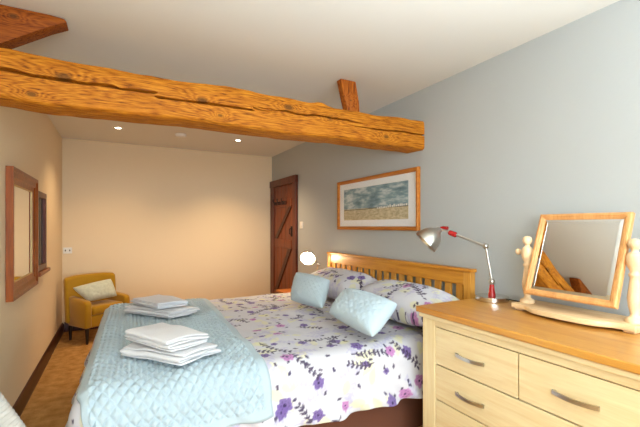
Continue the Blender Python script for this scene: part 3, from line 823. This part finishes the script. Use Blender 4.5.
# ================================================================ DRESSING-TABLE MIRROR
ZT = .838
dm = thing('dressing_mirror', 'swivel toilet mirror with turned pine posts standing on the chest of drawers', 'mirror', (1.91, 1.03, ZT))
bm = BM()
ys = np.linspace(.755, 1.305, 45)
front = []
for y in ys:
    t = (y-1.03)/.275; a = abs(t)
    front.append((1.80+.045*(1/(1+math.exp((.62-a)*22)))*1.0 - .012*math.cos(t*PI)*(a < .62), y))
outline = front+[(2.03, 1.305), (2.03, .755)]
prism(bm, outline, 'z', ZT+.012, ZT+.036, .003); obj('base_board', bm, M_pine_y, dm, smooth=35)
for y in (.785, 1.275):
    bm = BM(); box(bm, 1.86, 2.02, y-.022, y+.022, ZT+.0005, ZT+.012, .003); obj('foot', bm, M_pine_y, dm)
PX, PYs = 1.925, (1.268, .792)
ZP = 1.142
prof = [(.0, ZT+.036), (.034, ZT+.036), (.036, ZT+.044), (.030, ZT+.054), (.018, ZT+.060), (.015, ZT+.07), (.022, ZT+.10), (.026, ZT+.135), (.022, ZT+.17), (.017, ZT+.21), (.016, ZT+.225), (.021, ZT+.232),
        (.021, ZT+.240), (.016, ZT+.246), (.017, ZT+.255), (.026, ZP-.03), (.029, ZP-.012), (.029, ZP+.010), (.022, ZP+.024), (.013, ZP+.030), (.012, ZP+.040), (.018, ZP+.045), (.024, ZP+.060), (.021, ZP+.076), (.012, ZP+.084), (0, ZP+.086)]
for y in PYs:
    bm = BM(); lathe(bm, prof, 28, Matrix.Translation((PX, y, 0))); obj('post', bm, M_pine, dm, smooth=50)
    s = 1 if y > 1 else -1
    bm = BM(); lathe(bm, [(0, 0), (.007, 0), (.007, .014), (.015, .018), (.018, .026), (.014, .034), (0, .036)], 20, axis_matrix((PX, y+s*.026, ZP), (0, s, 0))); obj('knob', bm, M_pine, dm, smooth=50)
FW, FH = .412, .430; ph, th = -.008, .338
Mf = Matrix.Translation((1.915, 1.025, 1.137)) @ Matrix.Rotation(-PI/2+ph*1.0, 4, 'Z') @ Matrix.Rotation(-th, 4, 'X')
bm = BM(); frame_bm(bm, FW, FH, .036, [(0, -.012), (0, .008), (.005, .013), (.014, .014), (.018, .010), (.022, .010), (.026, .006), (.030, .004), (.030, -.012)])
bmesh.ops.transform(bm, matrix=Mf, verts=bm.verts[:]); fr_ = obj('mirror_frame', bm, M_framewood, dm, smooth=25)
bm = BM(); box(bm, -FW/2+.024, FW/2-.024, -.002, .002, -FH/2+.024, FH/2-.024, M=Mf); obj('glass', bm, M_mirror, fr_)
bm = BM(); gw, gh = FW/2-.030, FH/2-.030
frame_bm(bm, gw*2, gh*2, .014, [(0, .0022), (.002, .0024), (.014, .0036), (.014, .0022)])
bmesh.ops.transform(bm, matrix=Mf, verts=bm.verts[:]); obj('bevelled_edge', bm, M_mirror, fr_)
bm = BM(); box(bm, -FW/2+.012, FW/2-.012, .0125, .016, -FH/2+.012, FH/2-.012, M=Mf); obj('back_panel', bm, M_pine, fr_)
for s, y in ((1, PYs[0]), (-1, PYs[1])):
    bm = BM(); tube(bm, [(PX, y-s*.024, ZP), (PX-.004, 1.025+s*(FW/2-.012), ZP)], .006, 12); obj('pivot', bm, M_pine, dm)

# ================================================================ ADJUSTABLE LAMPS
def lamp(name, label, base, j1, j2, j3, axis, scale, lit, group):
    base = Vector(base); j1, j2, j3 = Vector(j1), Vector(j2), Vector(j3); ax = Vector(axis).normalized()
    r = thing(name, label, 'lamp', base, group=group)
    bm = BM(); lathe(bm, [(0, .0005), (.092*scale, .0005), (.094*scale, .003), (.094*scale, .026), (.091*scale, .0285), (.03, .028), (0, .028)], 48, Matrix.Translation(base)); obj('base', bm, M_chrome, r, smooth=35, label='round polished chrome base')
    h = j1.z-base.z
    bm = BM(); lathe(bm, [(0, .028), (.022, .028), (.021, .036), (.012, h-.016), (.010, h-.012), (0, h-.012)], 24, Matrix.Translation(base)); obj('red_cone', bm, M_red, r, smooth=40, label='red conical stem')
    def joint(p):
        bm = BM(); sphere(bm, p, .019, 20); d = Vector((.9, .2, 0)).normalized()
        lathe(bm, [(0, -.021), (.009, -.021), (.009, .021), (0, .021)], 16, axis_matrix(p, d)); obj('joint', bm, M_steel, r, smooth=40)
    joint(j1); joint(j2)
    def arm(a, b, grip=None):
        d = (b-a).normalized(); sd = d.cross(Vector((.6, -.4, .7))).normalized()*.007
        bm = BM(); tube(bm, [a+sd, b+sd], .0056, 10); tube(bm, [a-sd, b-sd], .0056, 10); o = obj('arm', bm, M_steel, r, smooth=40)
        if grip:
            g0, g1 = a.lerp(b, grip[0]), a.lerp(b, grip[1])
            bm = BM(); tube(bm, [g0, g0.lerp(g1, .1), g0.lerp(g1, .9), g1], [.012, .0175, .016, .011], 14); obj('grip', bm, M_red, o, smooth=40, label='red grip')
    arm(j1, j2); arm(j2, j3, (.62, .80))
    # neck, red lever and shade
    neck = j3 - ax*.028
    bm = BM(); sphere(bm, j3, .012, 16); tube(bm, [j3, neck+ax*.012], .009, 12)
    obj('neck', bm, M_steel, r, smooth=40)
    dn = (j2-j3).normalized(); sd = Vector((0, 0, 1))
    bm = BM(); tube(bm, [j3+Vector((0, 0, .008)), j3+Vector((0, 0, .012))+dn*.02+sd*.002, j3+Vector((0, 0, .012))+dn*.055+sd*.012], [.006, .011, .011], 12); obj('lever', bm, M_red, r, smooth=40, label='red lever')
    Ms = axis_matrix(j3+ax*.004, ax)
    outer = [(.014, -.006), (.021, 0), (.026, .016), (.038, .024), (.056, .042), (.070, .066), (.079, .095), (.086, .126)]
    inner = [(.0835, .126), (.076, .096), (.067, .068), (.053, .046), (.035, .030), (0, .025)]
    bm = BM(); lathe(bm, [(0, -.006)]+outer+inner, 40, Ms); sh = obj('shade', bm, M_steel, r, smooth=50)
    bm = BM(); lathe(bm, [(a-.0008, b+.0005) for a, b in inner[1:-1]]+[(0, .0265)], 40, Ms); obj('lining', bm, M_inner, sh, smooth=60)
    bm = BM(); lathe(bm, [(0, .03), (.012, .031), (.013, .052), (.024, .066), (.029, .082), (.025, .098), (.014, .107), (0, .110)], 24, Ms)
    obj('bulb', bm, M_bulb if lit else M_white, r, smooth=60)
    if lit:
        l = bpy.data.lights.new('lamp_glow', 'POINT'); l.energy = lit; l.color = (1, .74, .42); l.shadow_soft_size = .03
        o = bpy.data.objects.new('lamp_glow', l); COL.objects.link(o); o.parent = r; o.location = Ms @ Vector((0, 0, .128)) - base
    return r
G = 'matching steel and red adjustable lamps'
dl = lamp('desk_lamp', 'steel and red adjustable lamp standing on the chest of drawers', (1.965, 1.517, ZT), (1.965, 1.517, .949), (1.955, 1.552, 1.160), (1.85, 1.815, 1.262), (-.62, .40, -.68), 1.0, 0, G)

bm = BM(); tube(bm, [(2.035, 1.475, ZT+.010), (2.056, 1.455, ZT+.005), (2.062, 1.42, ZT+.0035), (2.064, 1.375, ZT+.0035), (2.072, 1.34, ZT+.0035)], .003, 8)
obj('cable', bm, M_black, dl, smooth=60, label='thin black cable')

# far bedside table and its lamp
bt = thing('bedside_table', 'small brown wooden bedside table on the far side of the bed by the door', 'bedside table', (1.87, 4.02, 0))
M_bt = wood('bedside_orange_wood', lin(200, 120, 50), lin(160, 84, 28), 'y', 12, 1.4, .4)
bm = BM(); box(bm, 1.66, 2.07, 3.735, 4.24, .50, .525, .005); obj('top', bm, M_bt, bt)
bm = BM(); box(bm, 1.685, 2.06, 3.76, 4.215, .12, .50, .003); obj('cabinet', bm, M_bt, bt)
bm = BM(); box(bm, 1.672, 1.685, 3.785, 4.19, .36, .48, .003); d = obj('drawer', bm, M_bt, bt)
bm = BM(); sphere(bm, (1.662, 4.02, .42), .012); obj('drawer_knob', bm, M_steel, d, smooth=60)
for x in (1.70, 2.045):
    for y in (3.78, 4.20):
        bm = BM(); box(bm, x-.018, x+.018, y-.018, y+.018, 0, .12, .002); obj('leg', bm, M_bt, bt)
lamp('bedside_lamp', 'lit steel and red adjustable lamp on the bedside table by the door', (1.95, 3.845, .525), (1.95, 3.845, .64), (1.985, 3.775, .85), (1.935, 3.895, .985), (-.52, -.68, -.50), .95, 2.4, G)

# ================================================================ ARMCHAIR
ac = thing('armchair', 'mustard fabric armchair in the back left corner of the room', 'armchair', (-.205, 5.08, 0), math.radians(33))
ac.scale = (.87, .88, 1.0)
def soft_box(bm, x0, x1, y0, y1, z0, z1, bev): box(bm, x0, x1, y0, y1, z0, z1, bev, 4)
bm = BM(); soft_box(bm, -.28, .28, -.22, .18, .17, .30, .02); obj('seat_base', bm, M_mustard, ac, world=False, smooth=50)
bm = BM(); soft_box(bm, -.215, .215, -.235, .14, .30, .40, .035); obj('seat_cushion', bm, M_mustard, ac, world=False, smooth=50)
bm = BM()   # curved back, gently winged
n = 24; nz = 12
prof_ = []
for i in range(n+1):
    t = -1+2*i/n
    for side in (0, 1): pass
def back_pt(t, f, side):
    yb = .235-.05*abs(t)**2.2 - (.085 if side else 0) - .02*f*0
    x = t*.335; z = .20+f*(.52-.02*abs(t)**4); yb += .045*(f-.3) if not side else .05*(f-.3)
    return (x, yb, z)
V = {}
for side in (0, 1):
    for i in range(n+1):
        for j in range(nz+1): V[side, i, j] = bm.verts.new(back_pt(-1+2*i/n, j/nz, side))
for side in (0, 1):
    for i in range(n):
        for j in range(nz): bm.faces.new((V[side, i, j], V[side, i+1, j], V[side, i+1, j+1], V[side, i, j+1]))
for i in range(n):
    bm.faces.new((V[0, i, 0], V[1, i, 0], V[1, i+1, 0], V[0, i+1, 0])); bm.faces.new((V[0, i, nz], V[0, i+1, nz], V[1, i+1, nz], V[1, i, nz]))
for j in range(nz):
    bm.faces.new((V[0, 0, j], V[0, 0, j+1], V[1, 0, j+1], V[1, 0, j])); bm.faces.new((V[0, n, j], V[1, n, j], V[1, n, j+1], V[0, n, j+1]))
bmesh.ops.recalc_face_normals(bm, faces=bm.faces[:])
es = [e for e in bm.edges if len(e.link_faces) == 2 and e.calc_face_angle(0) > .9]
bmesh.ops.bevel(bm, geom=es, offset=.03, segments=4, affect='EDGES', profile=.5)
obj('backrest', bm, M_mustard, ac, world=False, smooth=60)
for s in (-1, 1):
    bm = BM()
    pts_ = [(-.235, .17), (-.24, .44), (-.20, .47), (.02, .485), (.16, .50), (.16, .17)]
    prism(bm, pts_, 'x', min(s*.215, s*.30), max(s*.215, s*.30), .022); obj('arm', bm, M_mustard, ac, world=False, smooth=60)
M_legd = plain('dark_chair_leg', lin(34, 24, 18), .4)
for x in (-.26, .26):
    for y in (-.20, .17):
        bm = BM(); M_ = Matrix.Translation((x, y, 0)); lathe(bm, [(0, 0), (.014, 0), (.024, .17), (0, .17)], 14, M_); obj('leg', bm, M_legd, ac, world=False, smooth=50)
stuffed('scatter_cushion', [(-.29, 4.93, .44), (-.01, 5.06, .46), (-.075, 5.15, .66), (-.455, 4.98, .60)], .13, plain('pale_grey_blue_print', lin(196, 200, 180), .85, bump=.3, bscale=40, var=.22),
        'pale grey-green patterned cushion sitting on the mustard armchair', 'cushion', n=70, seed=15)

# ================================================================ WHITE CLOTH-COVERED TABLE (bottom left)
r = thing('side_table', 'low side table under a white ribbed cloth at the bottom left', 'side table', (-.49, 1.60, 0))
cx, cy = -.49, 1.60
bm = BM(); lathe(bm, [(0, .785), (.085, .785), (.085, .81), (0, .81)], 32, Matrix.Translation((cx, cy, 0))); obj('tabletop', bm, M_pine_y, r, smooth=30)
for a in (.5, 2.6, 4.7):
    bm = BM(); tube(bm, [(cx+.06*math.cos(a), cy+.06*math.sin(a), .79), (cx+.085*math.cos(a), cy+.085*math.sin(a), 0)], .012, 10); obj('leg', bm, M_pine, r)
nu, nv = 200, 120
A, D = np.meshgrid(np.linspace(0, 2*PI, nu, endpoint=False), np.linspace(0, 1, nv), indexing='ij')
arc = D*.42; R0 = .085
dn = np.maximum(arc-R0, 0)
rad = np.where(arc < R0, arc, R0+.010+dn*.40)+np.clip(dn*4, 0, 1)*.010*np.sin(A*7)
zz = .818-dn*.90
rib = .0025*np.sin(arc/.016*2*PI)
rad = np.maximum(rad, 1e-4); P = np.stack([cx+(rad+rib*(arc > R0))*np.cos(A), cy+(rad+rib*(arc > R0))*np.sin(A), zz+rib*(arc <= R0)], -1)
P[..., 0] = np.maximum(P[..., 0], XL+.012+.004*np.sin(A*9))
o = obj('tablecloth', grid_mesh('tablecloth', P, closed_u=True), plain('white_ribbed_cotton', lin(206, 202, 194), .9, bump=.3, bscale=300, spec=.15))
tag(recenter(o, (cx, cy, .818)), 'white ribbed cotton cloth hanging over the low side table at bottom left', 'tablecloth')
